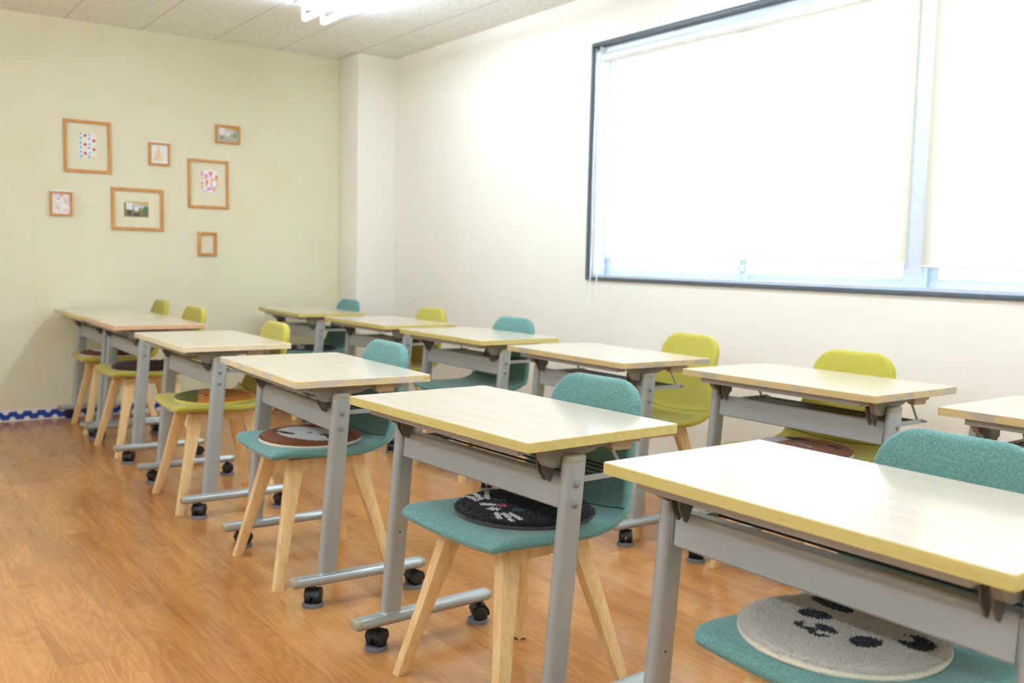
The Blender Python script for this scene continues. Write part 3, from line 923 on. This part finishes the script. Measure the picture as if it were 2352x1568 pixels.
def art_dots(a):
    R = ('print_red', rgb(206, 62, 74)); LB = ('print_sky', rgb(126, 206, 230)); NBl = ('print_navy', rgb(44, 112, 164)); Y = ('print_lemon', rgb(236, 228, 96))
    for i in range(3):
        v = .97 - i * .375
        a.dot(.13, v - .0, .055, *NBl); a.dot(.15, v - .175, .085, *LB)
        a.dot(.38, v - .06, .092, *R); a.dot(.42, v - .235, .055, *Y); a.poly([(.335, v - .30), (.35, v - .30), (.35, v - .355), (.335, v - .355)], 'print_umber', rgb(150, 120, 110))
        a.dot(.63, v - .04, .075, *LB); a.dot(.60, v - .19, .058, *NBl)
        a.dot(.91, v - .06, .06, *Y); a.dot(.87, v - .255, .09, *R); a.poly([(.80, v - .12), (.815, v - .12), (.815, v - .17), (.80, v - .17)], 'print_umber', rgb(150, 120, 110))
def art_pink(a):
    P = ('print_orchid', rgb(222, 150, 196)); C = ('print_coral', rgb(232, 112, 110)); O = ('print_orange', rgb(236, 140, 62)); Y = ('print_gold', rgb(236, 202, 84)); B = ('print_mauve', rgb(190, 186, 220)); K = ('print_rose', rgb(226, 92, 140))
    a.poly([(.42, .93), (.74, .93), (.72, .88), (.45, .88)], *C); a.poly([(.46, .88), (.70, .88), (.60, .66), (.55, .66)], *P)
    a.poly([(.18, .80), (.42, .80), (.40, .75), (.20, .75)], *C); a.poly([(.20, .75), (.40, .75), (.34, .58), (.28, .58)], *P)
    a.poly([(.0, .95), (.14, .95), (.10, .70), (.0, .70)], *P); a.poly([(.84, .78), (1, .78), (1, .60), (.90, .60)], *C)
    a.poly([(.0, .66), (.20, .66), (.20, .57), (.0, .57)], *Y); a.poly([(.66, .63), (.90, .63), (.90, .54), (.66, .54)], *Y)
    a.poly([(.30, .55), (.46, .52), (.40, .34), (.32, .34)], *O); a.poly([(.58, .63), (.67, .63), (.65, .48), (.60, .48)], *O)
    a.stroke([(.30, .56), (.29, .30), (.34, .20), (.44, .12), (.56, .14), (.64, .26), (.62, .50)], .022, *C)
    a.poly([(.36, .20), (.56, .18), (.52, .10), (.42, .08)], *K); a.poly([(.58, .40), (.68, .40), (.64, .18), (.56, .20)], *B)
    a.poly([(.62, .14), (.88, .26), (.90, .18), (.66, .08)], *O); a.poly([(.0, .28), (.14, .28), (.10, .16), (.0, .14)], *O); a.poly([(.0, .44), (.12, .44), (.12, .34), (.0, .34)], *K)
    a.poly([(.05, .08), (.40, .08), (.40, .02), (.05, .02)], *B); a.poly([(.70, .08), (.96, .08), (.96, .02), (.70, .02)], *B); a.stroke([(.97, .72), (.98, .3), (.90, .2)], .02, *C)
def art_room(pale):
    def f(a):
        k = 30 if pale else 0
        q = lambda r, g, b: rgb(min(255, r + k), min(255, g + k), min(255, b + k)); s = '_pale' if pale else ''
        a.poly([(0, 0), (1, 0), (1, 1), (0, 1)], 'print_olive' + s, q(132, 122, 84) if not pale else rgb(196, 188, 170))
        a.poly([(0, .88), (1, .70), (1, 1), (0, 1)], 'print_ochre' + s, rgb(206, 176, 116))
        a.poly([(.08, .93), (.36, .93), (.36, .45), (.08, .48)], 'print_cream', rgb(232, 232, 228))
        a.poly([(.38, .90), (.80, .78), (.80, .55), (.38, .62)], 'print_grey' + s, rgb(206, 206, 202))
        a.dot(.50, .52, .10, 'print_cream', rgb(232, 232, 228))
        a.poly([(.78, .66), (.93, .66), (.93, .28), (.78, .28)], 'print_green' + s, rgb(74, 128, 108) if not pale else rgb(116, 168, 156))
        a.poly([(.80, .80), (.92, .80), (.92, .66), (.80, .66)], 'print_aqua', rgb(146, 192, 192))
        a.poly([(.14, .42), (.30, .42), (.30, .12), (.14, .12)], 'print_dark' + s, rgb(84, 84, 68) if not pale else rgb(150, 154, 150))
        a.poly([(.31, .42), (.40, .42), (.40, .22), (.31, .22)], 'print_brick' + s, rgb(178, 118, 88) if not pale else rgb(204, 176, 164))
        a.poly([(.38, .22), (.62, .22), (.62, .08), (.38, .08)], 'print_slate' + s, rgb(72, 78, 78) if not pale else rgb(158, 178, 184))
        a.poly([(.66, .50), (.74, .50), (.74, .36), (.66, .36)], 'print_mustard' + s, rgb(168, 148, 70))
    return f
def art_tree(a):
    rnd = random.Random(3); cols = [('print_gold', rgb(236, 202, 84)), ('print_peach', rgb(226, 164, 122)), ('print_lemon', rgb(230, 222, 110)), ('print_dustrose', rgb(208, 148, 148)), ('print_gold', rgb(236, 202, 84))]
    a.stroke([(.46, .95), (.44, .88)], .012, 'print_umber', rgb(150, 120, 110))
    for i in range(9):
        v = .86 - i * .082; half = .04 + .031 * i
        for j in range(1 + i):
            u = .44 + (2 * (j + .5) / (1 + i) - 1) * half; an = rnd.uniform(-.6, .6); c = cols[rnd.randrange(5)]
            l, w = .055, .030
            a.poly([(u + l * math.sin(an), v + l * math.cos(an)), (u + w * math.cos(an), v - w * math.sin(an) * .3), (u - l * math.sin(an), v - l * math.cos(an)), (u - w * math.cos(an), v + w * math.sin(an) * .3)], *c)
def art_scribble(a):
    R = ('print_scarlet', rgb(218, 66, 78)); Pk = ('print_blush', rgb(232, 206, 212)); G = ('print_pencil', rgb(202, 200, 194)); B = ('print_mauve', rgb(190, 186, 220))
    a.stroke([(.34, .72), (.42, .80), (.48, .90), (.53, .99)], .018, *R); a.stroke([(.42, .80), (.50, .83), (.56, .92), (.53, .99)], .010, *R); a.dot(.33, .72, .045, *R)
    a.stroke([(.58, .82), (.63, .84), (.67, .80), (.68, .68), (.72, .56), (.76, .52)], .012, *R)
    a.stroke([(.78, .80), (.76, .66), (.78, .54), (.83, .50), (.89, .54), (.93, .66), (.93, .76), (.90, .84)], .012, *R)
    a.stroke([(.12, .62), (.17, .56), (.22, .62)], .012, *Pk); a.stroke([(.17, .56), (.17, .48)], .014, *R)
    a.dot(.2, .80, .05, *B); a.stroke([(.1, .02), (.2, .25), (.26, .45), (.4, .5), (.6, .56)], .012, *G); a.stroke([(.26, .45), (.3, .25), (.42, .05)], .02, *G); a.dot(.34, .28, .08, *G)
    a.poly([(.58, .26), (.90, .24), (.90, .17), (.58, .19)], *Pk); a.poly([(.48, .14), (.95, .12), (.95, .05), (.48, .07)], *Pk)
picture_frame(-2.235, -1.946, 1.599, 1.934, .019, .016, 'large upright oak frame at the upper left, around the card of dots')
picture_frame(-1.447, -1.164, 1.406, 1.741, .018, .016, 'large upright oak frame at the right, around the pink striped card')
picture_frame(-1.950, -1.614, 1.237, 1.517, .020, .016, 'wide landscape oak frame low in the middle, around a room photograph')
picture_frame(-1.706, -1.572, 1.680, 1.829, .012, .024, 'small oak frame holding the drawing of a leafy tree', True, art_tree)
picture_frame(-2.322, -2.191, 1.315, 1.468, .012, .024, 'small oak frame at the far left holding the red scribble drawing', True, art_scribble)
picture_frame(-1.256, -1.083, 1.864, 1.991, .013, .024, 'small landscape oak frame at the top right holding a pale room photograph', False, art_room(True))
picture_frame(-1.382, -1.252, 1.077, 1.241, .018, .022, 'small empty upright oak frame, lowest on the green wall')
postcard(-2.146, -2.038, 1.698, 1.852, 'white card of red, blue and yellow dots pinned inside the upper left frame', art_dots)
postcard(-1.355, -1.242, 1.520, 1.670, 'pink and orange striped card pinned inside the tall right frame', art_pink)
postcard(-1.870, -1.712, 1.326, 1.428, 'small room photograph pinned inside the wide landscape frame', art_room(False))

# ------------------------------------------------------------------ light, camera
wd = bpy.data.worlds.new('sky'); sc.world = wd; wd.use_nodes = True
bg = wd.node_tree.nodes['Background']
bg.inputs['Color'].default_value = (0.76, 0.98, 1.30, 1); bg.inputs['Strength'].default_value = 4.2

cam = bpy.data.cameras.new('camera'); co = bpy.data.objects.new('camera', cam); COL.objects.link(co)
yaw, pitch, roll = .6167, -.0869, .022
f = Vector((-math.cos(pitch) * math.cos(yaw), math.cos(pitch) * math.sin(yaw), math.sin(pitch)))
r0 = f.cross(Vector((0, 0, 1))).normalized(); u0 = r0.cross(f)
r = math.cos(roll) * r0 + math.sin(roll) * u0; u = -math.sin(roll) * r0 + math.cos(roll) * u0
mw = Matrix((( r.x, u.x, -f.x, 6.7647), (r.y, u.y, -f.y, -3.4679), (r.z, u.z, -f.z, 1.1069), (0, 0, 0, 1)))
co.matrix_world = mw
cam.sensor_width = 36; cam.lens = 2200.57 * 36 / 2352
cam.clip_start = .05; cam.clip_end = 60
cam.dof.use_dof = True; cam.dof.focus_distance = 2.35; cam.dof.aperture_fstop = 3.6
sc.camera = co
sc.view_settings.view_transform = 'Standard'; sc.view_settings.look = 'None'
sc.view_settings.gamma = 1; sc.view_settings.use_curve_mapping = False
sc.view_settings.exposure = 0.84
sc.cycles.max_bounces = 10; sc.cycles.diffuse_bounces = 6; sc.cycles.glossy_bounces = 4; sc.cycles.transparent_max_bounces = 12
